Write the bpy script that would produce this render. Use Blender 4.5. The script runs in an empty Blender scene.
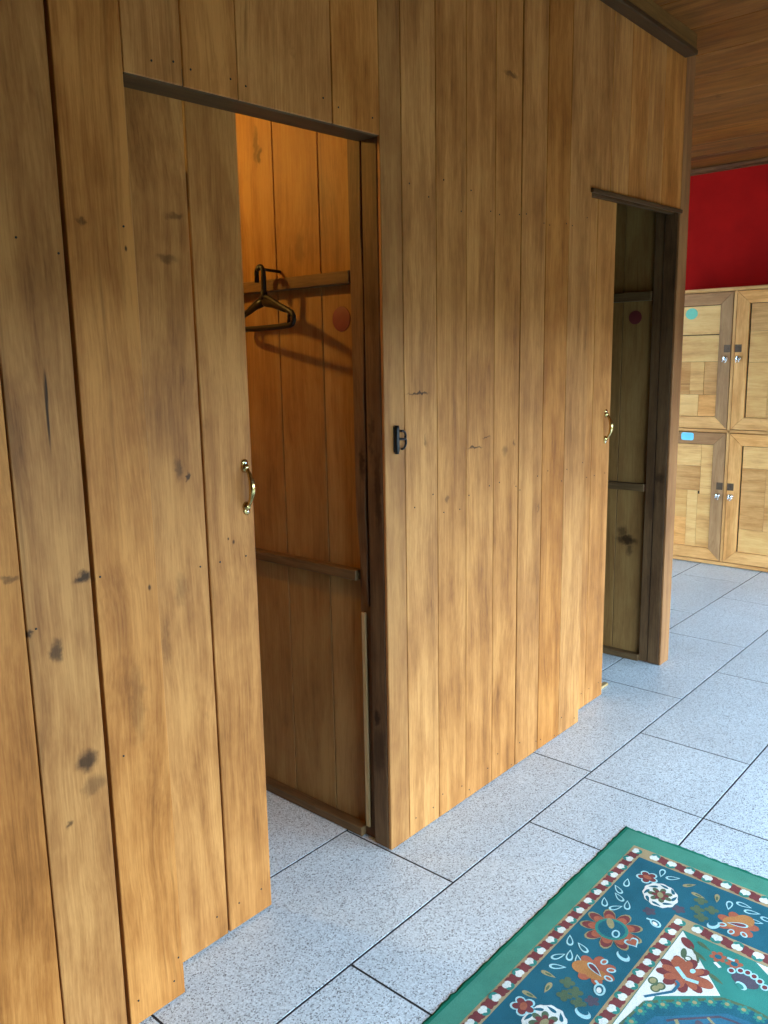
import bpy, bmesh, math, random
from mathutils import Vector, Matrix
random.seed(11)
sc = bpy.context.scene
col = sc.collection

# ------------------------------------------------------------------ helpers
class MB:
    """collects shapes into one mesh"""
    def __init__(s): s.bm = bmesh.new()
    def _merge(s, t, mat, smooth=False):
        for f in t.faces:
            if mat is not None: f.material_index = mat
            f.smooth = smooth
        bmesh.ops.recalc_face_normals(t, faces=t.faces)
        m = bpy.data.meshes.new('tmp'); t.to_mesh(m); t.free()
        s.bm.from_mesh(m); bpy.data.meshes.remove(m)
    def box(s, lo, hi, bev=0.0, mat=0, seg=1):
        t = bmesh.new(); bmesh.ops.create_cube(t, size=1.0)
        for v in t.verts:
            v.co = Vector([lo[i] + (v.co[i] + .5) * (hi[i] - lo[i]) for i in range(3)])
        if bev: bmesh.ops.bevel(t, geom=list(t.edges), offset=bev, segments=seg, affect='EDGES')
        s._merge(t, mat); return s
    def prism(s, poly, axis, a, b, mat=0, bev=0.0):
        """polygon given in the two other axes (in x<y<z order), extruded along axis"""
        t = bmesh.new(); o = [i for i in range(3) if i != axis]
        def P(p, h):
            c = [0, 0, 0]; c[o[0]] = p[0]; c[o[1]] = p[1]; c[axis] = h; return t.verts.new(c)
        A = [P(p, a) for p in poly]; B = [P(p, b) for p in poly]; n = len(poly)
        t.faces.new(A); t.faces.new(B[::-1])
        for i in range(n): t.faces.new((A[i], B[i], B[(i + 1) % n], A[(i + 1) % n]))
        bmesh.ops.recalc_face_normals(t, faces=t.faces)
        if bev: bmesh.ops.bevel(t, geom=list(t.edges), offset=bev, segments=1, affect='EDGES')
        s._merge(t, mat); return s
    def tube(s, pts, r, seg=10, mat=0, closed=False, flat=1.0):
        pts = [Vector(p) for p in pts]; n = len(pts)
        rad = r if isinstance(r, (list, tuple)) else [r] * n
        t = bmesh.new(); rings = []; up = None
        for i, p in enumerate(pts):
            a = pts[(i - 1) % n] if (closed or i > 0) else p
            b = pts[(i + 1) % n] if (closed or i < n - 1) else p
            d = (b - a).normalized()
            if up is None:
                up = Vector((0, 0, 1)) if abs(d.z) < .9 else Vector((1, 0, 0))
            u = (up - d * up.dot(d)).normalized(); w = d.cross(u); up = u
            rings.append([t.verts.new(p + (u * math.cos(k * 2 * math.pi / seg) + w * flat * math.sin(k * 2 * math.pi / seg)) * rad[i]) for k in range(seg)])
        for i in range(n if closed else n - 1):
            A, B = rings[i], rings[(i + 1) % n]
            for k in range(seg): t.faces.new((A[k], A[(k + 1) % seg], B[(k + 1) % seg], B[k]))
        if not closed:
            t.faces.new(rings[0]); t.faces.new(rings[-1][::-1])
        s._merge(t, mat, True); return s
    def lathe(s, prof, origin, axis, seg=20, mat=0):
        """prof: (radius, height) list along axis vector"""
        ax = Vector(axis).normalized(); u = ax.orthogonal().normalized(); w = ax.cross(u); o = Vector(origin)
        t = bmesh.new(); rings = []
        for r, h in prof:
            r = max(r, 1e-5)
            rings.append([t.verts.new(o + ax * h + (u * math.cos(k * 2 * math.pi / seg) + w * math.sin(k * 2 * math.pi / seg)) * r) for k in range(seg)])
        for A, B in zip(rings, rings[1:]):
            for k in range(seg): t.faces.new((A[k], A[(k + 1) % seg], B[(k + 1) % seg], B[k]))
        t.faces.new(rings[0]); t.faces.new(rings[-1][::-1])
        s._merge(t, mat, True); return s
    def build(s, name, mats, parent=None):
        me = bpy.data.meshes.new(name); s.bm.to_mesh(me); s.bm.free()
        for m in (mats if isinstance(mats, (list, tuple)) else [mats]): me.materials.append(m)
        o = bpy.data.objects.new(name, me); col.objects.link(o)
        if parent is not None: o.parent = parent
        return o

def tag(o, label=None, cat=None, group=None, kind=None):
    if label: o['label'] = label
    if cat: o['category'] = cat
    if group: o['group'] = group
    if kind: o['kind'] = kind
    return o

def place(o, loc):
    """move the origin of a root (and keep its world-space mesh and children where they are)"""
    loc = Vector(loc)
    if o.type == 'MESH': o.data.transform(Matrix.Translation(-loc))
    for c in o.children: c.location = c.location - loc
    o.location = loc
    return o

# ------------------------------------------------------------------ materials
class NT:
    def __init__(s, name):
        s.m = bpy.data.materials.new(name); s.m.use_nodes = True
        s.t = s.m.node_tree; s.n = s.t.nodes; s.n.clear()
        s.out = s.n.new('ShaderNodeOutputMaterial'); s.b = s.n.new('ShaderNodeBsdfPrincipled')
        s.t.links.new(s.b.outputs[0], s.out.inputs[0])
    def new(s, typ, **kw):
        n = s.n.new(typ)
        for k, v in kw.items(): setattr(n, k, v)
        return n
    def link(s, a, b): s.t.links.new(a, b)
    def math(s, op, a, b=None, c=None, clamp=False):
        n = s.new('ShaderNodeMath', operation=op, use_clamp=clamp)
        for i, v in enumerate((a, b, c)):
            if v is None: continue
            if isinstance(v, (int, float)): n.inputs[i].default_value = v
            else: s.link(v, n.inputs[i])
        return n.outputs[0]
    def vmath(s, op, a, b=None):
        n = s.new('ShaderNodeVectorMath', operation=op)
        for i, v in enumerate((a, b)):
            if v is None: continue
            if isinstance(v, (tuple, list)): n.inputs[i].default_value = v
            else: s.link(v, n.inputs[i])
        return n.outputs[1] if op in ('LENGTH', 'DISTANCE', 'DOT_PRODUCT') else n.outputs[0]
    def noise(s, vec, scale, detail=3, rough=.55, dist=0.0):
        n = s.new('ShaderNodeTexNoise'); s.link(vec, n.inputs['Vector'])
        n.inputs['Scale'].default_value = scale; n.inputs['Detail'].default_value = detail
        n.inputs['Roughness'].default_value = rough; n.inputs['Distortion'].default_value = dist
        return n.outputs[0]
    def ramp(s, fac, stops, interp='LINEAR'):
        n = s.new('ShaderNodeValToRGB'); s.link(fac, n.inputs[0]); cr = n.color_ramp; cr.interpolation = interp
        while len(cr.elements) < len(stops): cr.elements.new(.5)
        for e, (p, c) in zip(cr.elements, stops): e.position = p; e.color = (*c, 1) if len(c) == 3 else c
        return n.outputs[0]
    def mapr(s, v, a, b, c, d, smooth=True):
        n = s.new('ShaderNodeMapRange', interpolation_type='SMOOTHSTEP' if smooth else 'LINEAR')
        s.link(v, n.inputs[0])
        for i, x in enumerate((a, b, c, d)): n.inputs[1 + i].default_value = x
        return n.outputs[0]
    def mix(s, fac, a, b, blend='MIX'):
        n = s.new('ShaderNodeMix', data_type='RGBA', blend_type=blend)
        if isinstance(fac, (int, float)): n.inputs[0].default_value = fac
        else: s.link(fac, n.inputs[0])
        for i, v in ((6, a), (7, b)):
            if isinstance(v, (tuple, list)): n.inputs[i].default_value = (*v[:3], 1)
            else: s.link(v, n.inputs[i])
        return n.outputs[2]
    def bump(s, h, strength, dist=.002):
        n = s.new('ShaderNodeBump'); n.inputs['Strength'].default_value = strength; n.inputs['Distance'].default_value = dist
        s.link(h, n.inputs['Height']); s.link(n.outputs[0], s.b.inputs['Normal'])

def wood(name, dark, mid, light, axis=2, rough=.52, knots=(), streak=1.0, spec=.14, tint=.16, coat=0.0):
    """sawn boards: grain along axis, every board its own cut and tone"""
    w = NT(name)
    geo = w.new('ShaderNodeNewGeometry'); tc = w.new('ShaderNodeTexCoord'); rnd = geo.outputs['Random Per Island']
    pos = tc.outputs['Object']
    cmb = w.new('ShaderNodeCombineXYZ')
    for i, k in enumerate((37.1, 53.7, 91.3)): w.link(w.math('MULTIPLY', rnd, k), cmb.inputs[i])
    p = w.vmath('ADD', pos, cmb.outputs[0])
    def sc3(a, l): return tuple(l if i == axis else a for i in range(3))
    wob = w.noise(w.vmath('MULTIPLY', p, sc3(3.0, 1.2)), 1.0, 2)
    wv = w.new('ShaderNodeCombineXYZ')
    off = w.math('MULTIPLY', w.math('SUBTRACT', wob, .5), .09)
    for i in range(3):
        if i != axis: w.link(off, wv.inputs[i])
    pw = w.vmath('ADD', p, wv.outputs[0])
    n1 = w.noise(w.vmath('MULTIPLY', pw, sc3(26, 1.3)), 1.0, 5, .65)
    n2 = w.noise(w.vmath('MULTIPLY', pw, sc3(230, 9)), 1.0, 4, .7)
    n3 = w.noise(w.vmath('MULTIPLY', p, sc3(9.0, 3.4)), 1.0, 5, .65)
    f = w.math('ADD', w.math('ADD', w.math('MULTIPLY', n1, .36), w.math('MULTIPLY', n2, .24)), w.math('MULTIPLY', n3, .40))
    c = w.ramp(f, [(.35, dark), (.47, mid), (.58, light), (.72, tuple(min(1, x * 1.12) for x in light))])
    # darker mineral streaks along the grain
    s1 = w.mapr(w.noise(w.vmath('MULTIPLY', pw, sc3(34, .55)), 1.0, 3, .6), .60, .76, 0, .55 * streak)
    s2 = w.mapr(w.noise(w.vmath('MULTIPLY', p, sc3(13, 9)), 1.0, 4, .65), .66, .80, 0, .45 * streak)
    c = w.mix(s1, c, tuple(x * .75 for x in dark)); c = w.mix(s2, c, tuple(x * .8 for x in dark))
    hs = w.new('ShaderNodeHueSaturation'); w.link(c, hs.inputs['Color'])
    w.link(w.math('ADD', w.math('MULTIPLY', rnd, tint * 2), 1 - tint), hs.inputs['Value'])
    r2 = w.math('FRACT', w.math('MULTIPLY', rnd, 7.37))
    w.link(w.math('ADD', w.math('MULTIPLY', r2, .005), .4975), hs.inputs['Hue'])
    w.link(w.math('ADD', w.math('MULTIPLY', r2, -.05), 1.02), hs.inputs['Saturation'])
    c = hs.outputs[0]
    if knots:
        warp = w.new('ShaderNodeTexNoise'); w.link(pos, warp.inputs['Vector']); warp.inputs['Scale'].default_value = 45; warp.inputs['Detail'].default_value = 4
        wd = w.vmath('MULTIPLY', w.vmath('SUBTRACT', warp.outputs['Color'], (.5, .5, .5)), (.034, .034, .034))
        pk = w.vmath('ADD', pos, wd); acc = None
        for (cx, cy, cz, rx, ry, rz, st) in knots:
            d = w.vmath('LENGTH', w.vmath('MULTIPLY', w.vmath('SUBTRACT', pk if rx > .0045 else pos, (cx, cy, cz)), (1 / rx, 1 / ry, 1 / rz)))
            k = w.mapr(d, .35, 1.25, st, 0)
            acc = k if acc is None else w.math('MAXIMUM', acc, k)
        c = w.mix(acc, c, (.022, .009, .004))
    w.link(c, w.b.inputs['Base Color'])
    rr = w.math('ADD', w.math('MULTIPLY', n3, .25), rough - .12); w.link(rr, w.b.inputs['Roughness'])
    w.b.inputs['Specular IOR Level'].default_value = spec
    w.b.inputs['Coat Weight'].default_value = coat
    w.bump(w.math('ADD', n2, w.math('MULTIPLY', n1, .7)), .22, .0015)
    return w.m

def plain(name, colr, rough=.5, metal=0.0, spec=.5, var=0.0, vscale=40, bump=0.0):
    w = NT(name); w.b.inputs['Roughness'].default_value = rough; w.b.inputs['Metallic'].default_value = metal
    w.b.inputs['Specular IOR Level'].default_value = spec
    tc = w.new('ShaderNodeTexCoord')
    n = w.noise(tc.outputs['Object'], vscale, 4, .6)
    lo = tuple(x * (1 - var) for x in colr); hi = tuple(min(1, x * (1 + var)) for x in colr)
    w.link(w.ramp(n, [(.35, lo), (.65, hi)]), w.b.inputs['Base Color'])
    if bump: w.bump(n, bump, .001)
    return w.m

WX = 1.442            # the front plane of the plank wall (y)
knots_wall = [
    (.775, WX, 1.006, .024, .2, .012, .9), (.711, WX, .876, .013, .2, .026, .75), (.75, WX, .640, .026, .2, .024, .85),
    (.762, WX, .585, .028, .2, .022, .45), (.703, WX, .525, .008, .2, .009, .7), (.663, WX, .92, .007, .2, .008, .85),
    (.733, WX, 1.318, .0032, .2, .075, .9), (.735, WX, 1.36, .003, .2, .04, .9), (.636, WX, 1.033, .018, .2, .006, .55),
    (.917, WX, .955, .004, .2, .007, .85), (.917, WX, 1.62, .003, .2, .006, .9), (.83, WX, 1.66, .006, .2, .008, .6),
    (1.80, WX, 1.313, .05, .2, .0035, .85), (2.07, WX, 1.142, .045, .2, .0045, .8), (2.135, WX, 1.166, .024, .2, .004, .6),
    (2.255, WX, 2.232, .04, .2, .008, .6), (2.235, WX, 2.23, .012, .2, .012, .5), (1.83, WX, 1.18, .007, .2, .02, .5),
    (2.24, WX, 1.115, .02, .2, .018, .4), (2.29, WX, 1.135, .006, .2, .014, .5), (1.93, WX, 1.0, .008, .2, .014, .5),
    (.94, WX, 1.3, .02, .2, .11, .18), (.87, WX, .72, .02, .2, .10, .3), (2.45, WX, .9, .006, .2, .02, .4)]
knots_door = [
    (1.059, 1.52, 1.178, .010, .2, .028, .55), (1.079, 1.52, 1.161, .005, .2, .010, .85), (1.062, 1.52, 1.62, .03, .2, .010, .5),
    (1.085, 1.52, 1.706, .022, .2, .010, .5), (1.047, 1.52, .907, .018, .2, .04, .3), (1.0, 1.52, .80, .012, .2, .06, .25),
    (1.20, 1.52, .99, .004, .2, .006, .8), (1.185, 1.52, 1.0, .003, .2, .004, .8)]
knots_post = [(1.656, 1.49, .40, .2, .014, .03, .85), (1.656, 1.485, .30, .2, .03, .08, .6), (1.656, 1.47, 1.05, .2, .012, .12, .6),
              (1.656, 1.49, 1.2, .2, .01, .08, .5), (3.56, 1.48, .87, .2, .025, .02, .6), (1.662, 1.53, 1.13, .2, .012, .05, .8)]
knots_part = [(3.57, 1.64, .564, .2, .055, .026, .9), (3.57, 1.66, .60, .2, .03, .03, .6), (3.57, 1.625, .52, .2, .02, .03, .6),
              (1.68, 1.95, 2.02, .2, .012, .06, .55), (1.68, 1.935, 1.99, .2, .010, .02, .7), (1.68, 1.78, 1.72, .2, .02, .05, .3)]

M = {}
M['wall'] = wood('wall_boards', (.20, .064, .012), (.39, .140, .031), (.56, .228, .058), knots=knots_wall, tint=.09, streak=.8)
M['door'] = wood('door_boards', (.20, .064, .012), (.39, .140, .031), (.56, .228, .058), knots=knots_door, tint=.06, streak=.8)
M['part'] = wood('partition_boards', (.17, .074, .020), (.27, .125, .034), (.34, .175, .052), knots=knots_part, streak=.8, tint=.10)
M['rail'] = wood('rail_wood', (.06, .03, .013), (.115, .058, .022), (.17, .09, .035), axis=1, tint=.08)
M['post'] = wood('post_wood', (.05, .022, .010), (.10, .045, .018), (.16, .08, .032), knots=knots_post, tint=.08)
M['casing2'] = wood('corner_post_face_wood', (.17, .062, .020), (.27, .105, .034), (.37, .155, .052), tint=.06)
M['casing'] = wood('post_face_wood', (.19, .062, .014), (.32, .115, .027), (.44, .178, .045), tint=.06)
M['strip'] = wood('pale_strip_wood', (.25, .14, .05), (.38, .23, .09), (.48, .30, .13), tint=.05)
M['trim'] = wood('header_rail_wood', (.035, .016, .006), (.07, .032, .012), (.10, .048, .018), axis=0, tint=.05)
M['cornice'] = wood('cornice_wood', (.035, .016, .006), (.065, .030, .011), (.09, .044, .017), axis=0, tint=.05)
M['fascia_y'] = wood('moulding_wood', (.07, .022, .008), (.14, .045, .014), (.20, .07, .022), axis=1, tint=.05)
M['fascia'] = wood('fascia_wood', (.10, .045, .013), (.19, .085, .022), (.26, .125, .034), axis=0, tint=.05)
M['ceiling'] = wood('ceiling_boards', (.09, .027, .006), (.195, .066, .013), (.29, .108, .023), axis=1, streak=1.8, tint=.22)
M['locker_v'] = wood('locker_upright_wood', (.34, .125, .034), (.58, .245, .068), (.74, .36, .12), tint=.16)
M['locker_h'] = wood('locker_cross_wood', (.34, .125, .034), (.58, .245, .068), (.74, .36, .12), axis=1, tint=.16)
M['locker_p'] = wood('locker_panel_wood', (.50, .20, .052), (.74, .35, .105), (.84, .46, .16), axis=1, streak=.6, tint=.13)
M['locker_d'] = wood('locker_brown_wood', (.22, .095, .035), (.33, .15, .058), (.43, .21, .085), tint=.12)
M['locker_dh'] = wood('locker_brown_cross_wood', (.22, .095, .035), (.33, .15, .058), (.43, .21, .085), axis=1, tint=.12)
M['gap'] = plain('dark_gap', (.02, .010, .005), .9, spec=.1)
M['nail'] = plain('nail_head', (.03, .02, .015), .6, spec=.3)
M['brass'] = plain('brass', (.55, .40, .16), .22, 1.0, var=.15)
M['chrome'] = plain('chrome', (.75, .75, .74), .2, 1.0)
M['iron'] = plain('black_iron', (.022, .019, .017), .42, .6, var=.3)
M['hasp'] = plain('brown_hasp_metal', (.10, .055, .03), .45, .7, var=.25)
M['plastic'] = plain('dark_brown_plastic', (.011, .008, .007), .42, 0, .2)
M['red'] = plain('red_paint', (.40, .006, .004), .7, spec=.06, var=.10, vscale=5)
M['white'] = plain('pale_plaster', (.62, .58, .52), .85, spec=.2, var=.06, vscale=4)
M['sticker_red'] = plain('red_sticker', (.15, .016, .016), .6, var=.06)
M['sticker_teal'] = plain('teal_sticker', (.14, .47, .30), .5, var=.06)
M['sticker_blue'] = plain('blue_sticker', (.16, .56, .82), .5, var=.04)
M['frame'] = wood('window_frame_wood', (.10, .05, .02), (.20, .10, .038), (.28, .15, .06))

def granite():
    w = NT('granite_tile'); tc = w.new('ShaderNodeTexCoord'); geo = w.new('ShaderNodeNewGeometry')
    p = tc.outputs['Object']; rnd = geo.outputs['Random Per Island']
    v = w.new('ShaderNodeTexVoronoi'); v.inputs['Scale'].default_value = 330; w.link(p, v.inputs['Vector'])
    sep = w.new('ShaderNodeSeparateColor'); w.link(v.outputs['Color'], sep.inputs[0])
    base = w.ramp(sep.outputs[0], [(0, (.16, .175, .19)), (.10, (.27, .295, .315)), (.20, (.50, .545, .58)), (.6, (.61, .665, .705)), (1, (.74, .80, .84))])
    n = w.noise(p, 420, 3, .7)
    base = w.mix(w.mapr(n, .62, .74, 0, .5), base, (.16, .16, .165))
    cl = w.noise(p, 3.2, 4, .6)
    hs = w.new('ShaderNodeHueSaturation'); w.link(base, hs.inputs['Color'])
    w.link(w.math('ADD', w.math('ADD', w.math('MULTIPLY', cl, .36), w.math('MULTIPLY', rnd, .10)), .77), hs.inputs['Value'])
    w.link(hs.outputs[0], w.b.inputs['Base Color'])
    w.link(w.math('ADD', w.math('MULTIPLY', cl, .34), .22), w.b.inputs['Roughness'])
    w.b.inputs['Specular IOR Level'].default_value = .5
    w.bump(n, .05, .0006)
    return w.m
M['granite'] = granite()
M['grout'] = plain('grout', (.035, .033, .035), .9, spec=.2)
M['ground'] = plain('outdoor_ground', (.10, .10, .06), .95, spec=.1, var=.4, vscale=2)

# ------------------------------------------------------------------ camera
F, PITCH, ROLL, YAW, H = 829.3, 10.26, .99, 41.19, 1.4
p_, r_, y_ = (math.radians(a) for a in (PITCH, ROLL, YAW))
fw = Vector((math.cos(p_) * math.cos(y_), math.cos(p_) * math.sin(y_), -math.sin(p_)))
rt0 = Vector((math.sin(y_), -math.cos(y_), 0)); dn0 = fw.cross(rt0)
rt = rt0 * math.cos(r_) + dn0 * math.sin(r_); dn = dn0 * math.cos(r_) - rt0 * math.sin(r_)
cam = bpy.data.cameras.new('camera'); co = bpy.data.objects.new('camera', cam); col.objects.link(co)
co.matrix_world = Matrix(((rt.x, -dn.x, -fw.x, 0), (rt.y, -dn.y, -fw.y, 0), (rt.z, -dn.z, -fw.z, H), (0, 0, 0, 1)))
cam.sensor_fit = 'VERTICAL'; cam.sensor_height = 36; cam.lens = F / 1024 * 36; cam.clip_start = .02
sc.camera = co

CEIL = 2.66
XB, YR = -2.2, -1.0          # back wall x, right wall y
# ------------------------------------------------------------------ floor
mb = MB()
rows = []; y = 1.62
while y > YR - .1: rows.append(y); y -= .402
rows = [1.62 + .402 * k for k in (4, 3, 2, 1)] + rows
mb.box((XB - .1, YR - .2, -.06), (6.1, 3.3, -.0008), mat=1)
for i, yt in enumerate(rows):
    k = i - 4                                  # row 0 is the one that runs along the plank wall
    off = 1.652 if k % 2 == 0 else 1.245
    xs = [off + .8 * j for j in range(-6, 7)]
    if k == 1: xs.append(2.40)
    if k == 2: xs = [2.40 + .8 * j for j in range(-6, 6)]
    xs = sorted(x for x in xs if XB < x < 6.0); xs = [XB] + xs + [6.0]
    g = .0030
    for a, b in zip(xs, xs[1:]):
        if b - a < .02: continue
        mb.box((a + g, yt - .402 + g, -.02), (b - g, yt - g, 0), .0004)
tag(mb.build('floor', [M['granite'], M['grout']]), 'speckled grey granite tile floor in staggered rows', 'floor', kind='structure')

# ------------------------------------------------------------------ plank walls
def vboards(mb, xs, y0, y1, z0, z1, gap=.0025, gaps={}, zf=None, nails=True, bev=.0014):
    for i, (a, b) in enumerate(zip(xs, xs[1:])):
        ga = gaps.get(round(a, 3), gap) / 2; gb = gaps.get(round(b, 3), gap) / 2
        if i == 0: ga = 0
        if i == len(xs) - 2: gb = 0
        a_, b_ = a + ga, b - gb
        if zf: mb.prism([(a_, zf(a_)), (b_, zf(b_)), (b_, z1), (a_, z1)], 1, y0, y1, 0, bev)
        else: mb.box((a_, y0, z0), (b_, y1, z1), bev)
def nail(mb, x, z, y=WX, r=.0022):
    mb.lathe([(r, 0), (r, .0012), (r * .6, .0016)], (x, y + .0002, z), (0, -1, 0), 8, mat=1)

mb = MB()
xs = [XB, -2.02, -1.85, -1.63, -1.46, -1.3, -1.08, -.92, -.7, -.55, -.36, -.2, .02, .18, .34, .50, .657, .795, .937]
vboards(mb, xs, WX, WX + .024, .004, CEIL - .002, gaps={.795: .0085, .657: .0035})
for x, z in ((.675, .93), (.72, .05), (.82, .06), (.91, .05), (.925, .10), (.81, 1.0), (.705, 1.62), (.78, 1.6), (.915, 1.66), (.83, .62)): nail(mb, x, z)
mb.box((XB, WX + .026, .004), (.93, WX + .05, CEIL - .002), mat=2)          # dark battens behind the gaps
wl = tag(mb.build('wall_left', [M['wall'], M['nail'], M['gap']]), 'plank wall beside the nearer sliding door, with a wide dark seam', 'wall', kind='structure')

mb = MB()
xs = [1.741, 1.885, 2.026, 2.174, 2.32, 2.47, 2.62]
vboards(mb, xs, WX, WX + .024, .003, CEIL - .002, gap=.002, gaps={2.32: .006, 2.47: .0035, 2.62: .0035})
mb.prism([(2.6225, .003), (2.777, .003), (2.777, 1.975), (2.915, 1.981), (2.915, CEIL - .002), (2.6225, CEIL - .002)], 1, WX, WX + .024, 0, .0014)
for x in (1.77, 1.86, 1.91, 2.0, 2.05, 2.15, 2.2, 2.3, 2.34, 2.45, 2.5, 2.6, 2.65, 2.75):
    for z in (.05, 1.0, 1.85): nail(mb, x + random.uniform(-.01, .01), z + random.uniform(-.04, .04))
mb.box((1.745, WX + .026, .004), (2.76, WX + .045, CEIL - .002), mat=2)
tag(mb.build('wall_center', [M['wall'], M['nail'], M['gap']]), 'narrow plank wall between the two cubicle doorways', 'wall', kind='structure')

mb = MB()
z1f = lambda x: 1.937 + (x - .933) / .723 * .018
vboards(mb, [.939, 1.071, 1.209, 1.49, 1.655], WX, WX + .024, 0, CEIL - .002, gap=.0028, gaps={1.209: .0016}, zf=z1f)
for x, z in ((1.0, 1.97), (1.05, 1.98), (1.09, 1.975), (1.19, 1.98), (1.23, 1.975), (1.46, 2.0), (1.51, 1.99), (1.63, 1.99)): nail(mb, x, z)
hd = mb.build('wall_header', [M['wall'], M['nail']])
r = MB(); r.prism([(.939, 1.934), (1.655, 1.952), (1.655, 1.99), (.939, 1.97)], 1, WX + .003, WX + .074, 0, .002)
r.build('header_rail', M['trim'], hd)
tag(hd, 'plank panel over the nearer doorway, dark rail along its bottom', 'wall panel', kind='structure')

mb = MB()
z2f = lambda x: 1.978 + (x - 2.762) / .811 * .018
vboards(mb, [2.9175, 3.065, 3.21, 3.365, 3.558], WX, WX + .024, 0, CEIL - .002, gap=.0022, zf=z2f)
hd2 = mb.build('wall_header', [M['wall']])
r = MB(); r.prism([(2.765, 1.967), (3.558, 1.988), (3.558, 2.003), (2.765, 1.982)], 1, WX - .012, WX - .0005, 0, .002)
r.prism([(2.8, 1.968), (3.558, 1.990), (3.558, 2.03), (2.8, 2.01)], 1, WX + .026, WX + .05, 0, .002)
r.build('header_rail', M['trim'], hd2)
tag(hd2, 'plank panel over the farther doorway with a short dark ledge', 'wall panel', kind='structure')

# posts
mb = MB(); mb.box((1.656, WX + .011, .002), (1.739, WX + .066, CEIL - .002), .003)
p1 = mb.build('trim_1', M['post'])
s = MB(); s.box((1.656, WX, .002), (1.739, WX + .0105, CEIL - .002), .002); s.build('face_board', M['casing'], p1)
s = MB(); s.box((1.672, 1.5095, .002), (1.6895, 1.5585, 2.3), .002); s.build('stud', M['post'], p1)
zz = [2.2, 1.9, 1.75, 1.6, 1.45, 1.3, 1.15, 1.0, .9, .82, .76, .72]
ww = [1.512, 1.513, 1.517, 1.511, 1.513, 1.518, 1.514, 1.522, 1.516, 1.519, 1.516, 1.517]
poly = [(b, a) for a, b in zip(zz, ww)] + [(1.53, .78), (1.545, .86), (1.557, 1.0), (1.558, 1.6), (1.56, 2.2)]
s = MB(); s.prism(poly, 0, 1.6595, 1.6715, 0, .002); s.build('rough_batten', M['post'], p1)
s = MB(); s.box((1.664, 1.534, .036), (1.6715, 1.550, .70), .002); s.build('pale_strip', M['strip'], p1)
tag(p1, 'brown post at the edge of the nearer cubicle doorway', 'post', kind='structure')
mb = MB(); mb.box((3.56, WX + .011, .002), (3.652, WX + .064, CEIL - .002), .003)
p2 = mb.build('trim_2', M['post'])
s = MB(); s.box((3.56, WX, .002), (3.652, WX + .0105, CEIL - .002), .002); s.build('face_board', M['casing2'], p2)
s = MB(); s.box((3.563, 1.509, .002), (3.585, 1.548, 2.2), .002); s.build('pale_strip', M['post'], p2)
tag(p2, 'tall corner post at the far end of the cubicles', 'post', kind='structure')

# cornice and guide batten
mb = MB(); mb.box((XB, 1.388, 2.583), (3.535, WX - .001, 2.603), .003); mb.box((XB, 1.392, 2.6035), (3.530, WX - .001, CEIL - .001), .002, mat=1)
tag(mb.build('trim_3', [M['cornice'], M['fascia']]), 'dark wooden cornice between plank wall and ceiling', 'trim', kind='structure')
mb = MB(); mb.box((2.70, 1.522, .001), (3.20, 1.545, .012), .002)
tag(mb.build('trim_4', M['strip']), 'pale wooden guide batten on the floor under the farther door', 'trim', kind='structure')

# ------------------------------------------------------------------ sliding doors
def bow_handle(parent, x, zc, y, L):
    g = MB(); n = 18; pts = []; rad = []
    for i in range(n + 1):
        t = i / n; z = zc + (t - .5) * L; s_ = math.sin(math.pi * t)
        pts.append((x, y - .006 - .019 * s_ ** .8, z)); rad.append(.0045 + .0036 * s_ ** 2)
    g.tube(pts, rad, 12)
    h = g.build('pull_handle', M['brass'], parent)
    h['label'] = 'brass bow handle'
    for s_ in (-1, 1):
        z = zc + s_ * L * .5
        e = MB(); e.lathe([(.0115, 0), (.0115, .003), (.009, .006), (.006, .010), (.004, .011)], (x, y, z), (0, -1, 0), 16)
        e.lathe([(.006, 0), (.010, .002), (.008, .004)], (x, y, z + s_ * .011), (0, -1, 0), 14)
        e.build('handle_mount', M['brass'], h)
        q = MB(); q.lathe([(.0032, 0), (.0032, .0055), (.002, .0065)], (x, y, z + s_ * .012), (0, -1, 0), 10)
        q.build('screw', M['chrome'], h)
def sliding_door(name, xs, y, z0, z1, gaps, hx, hz, hL):
    mb = MB(); vboards(mb, xs, y, y + .024, z0, z1, gaps=gaps, bev=.002)
    for x in (xs[-1] - .03, xs[-2] + .03, xs[-2] - .03):
        for z in (.07, .95): nail(mb, x + random.uniform(-.006, .006), z, y)
    for z in (.22, .98, 1.74):                                       # ledges on the back
        mb.box((xs[0] + .02, y + .0245, z), (xs[-1] - .03, y + .042, z + .07), .002, mat=0)
    d = mb.build(name, [M['door'], M['nail']]); bow_handle(d, hx, hz, y, hL)
    return d
d1 = sliding_door('door_1', [.36, .62, .87, 1.126, 1.266], 1.521, .006, 1.99, {1.126: .005}, 1.243, 1.115, .092)
tag(d1, 'sliding plank door with brass handle on the nearer cubicle', 'door', kind='structure')
d2 = sliding_door('door_2', [2.30, 2.52, 2.73, 2.925, 3.075], 1.492, .006, 2.0, {2.925: .003}, 3.035, 1.135, .095)
tag(d2, 'sliding plank door half closed on the farther cubicle', 'door', kind='structure')

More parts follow.
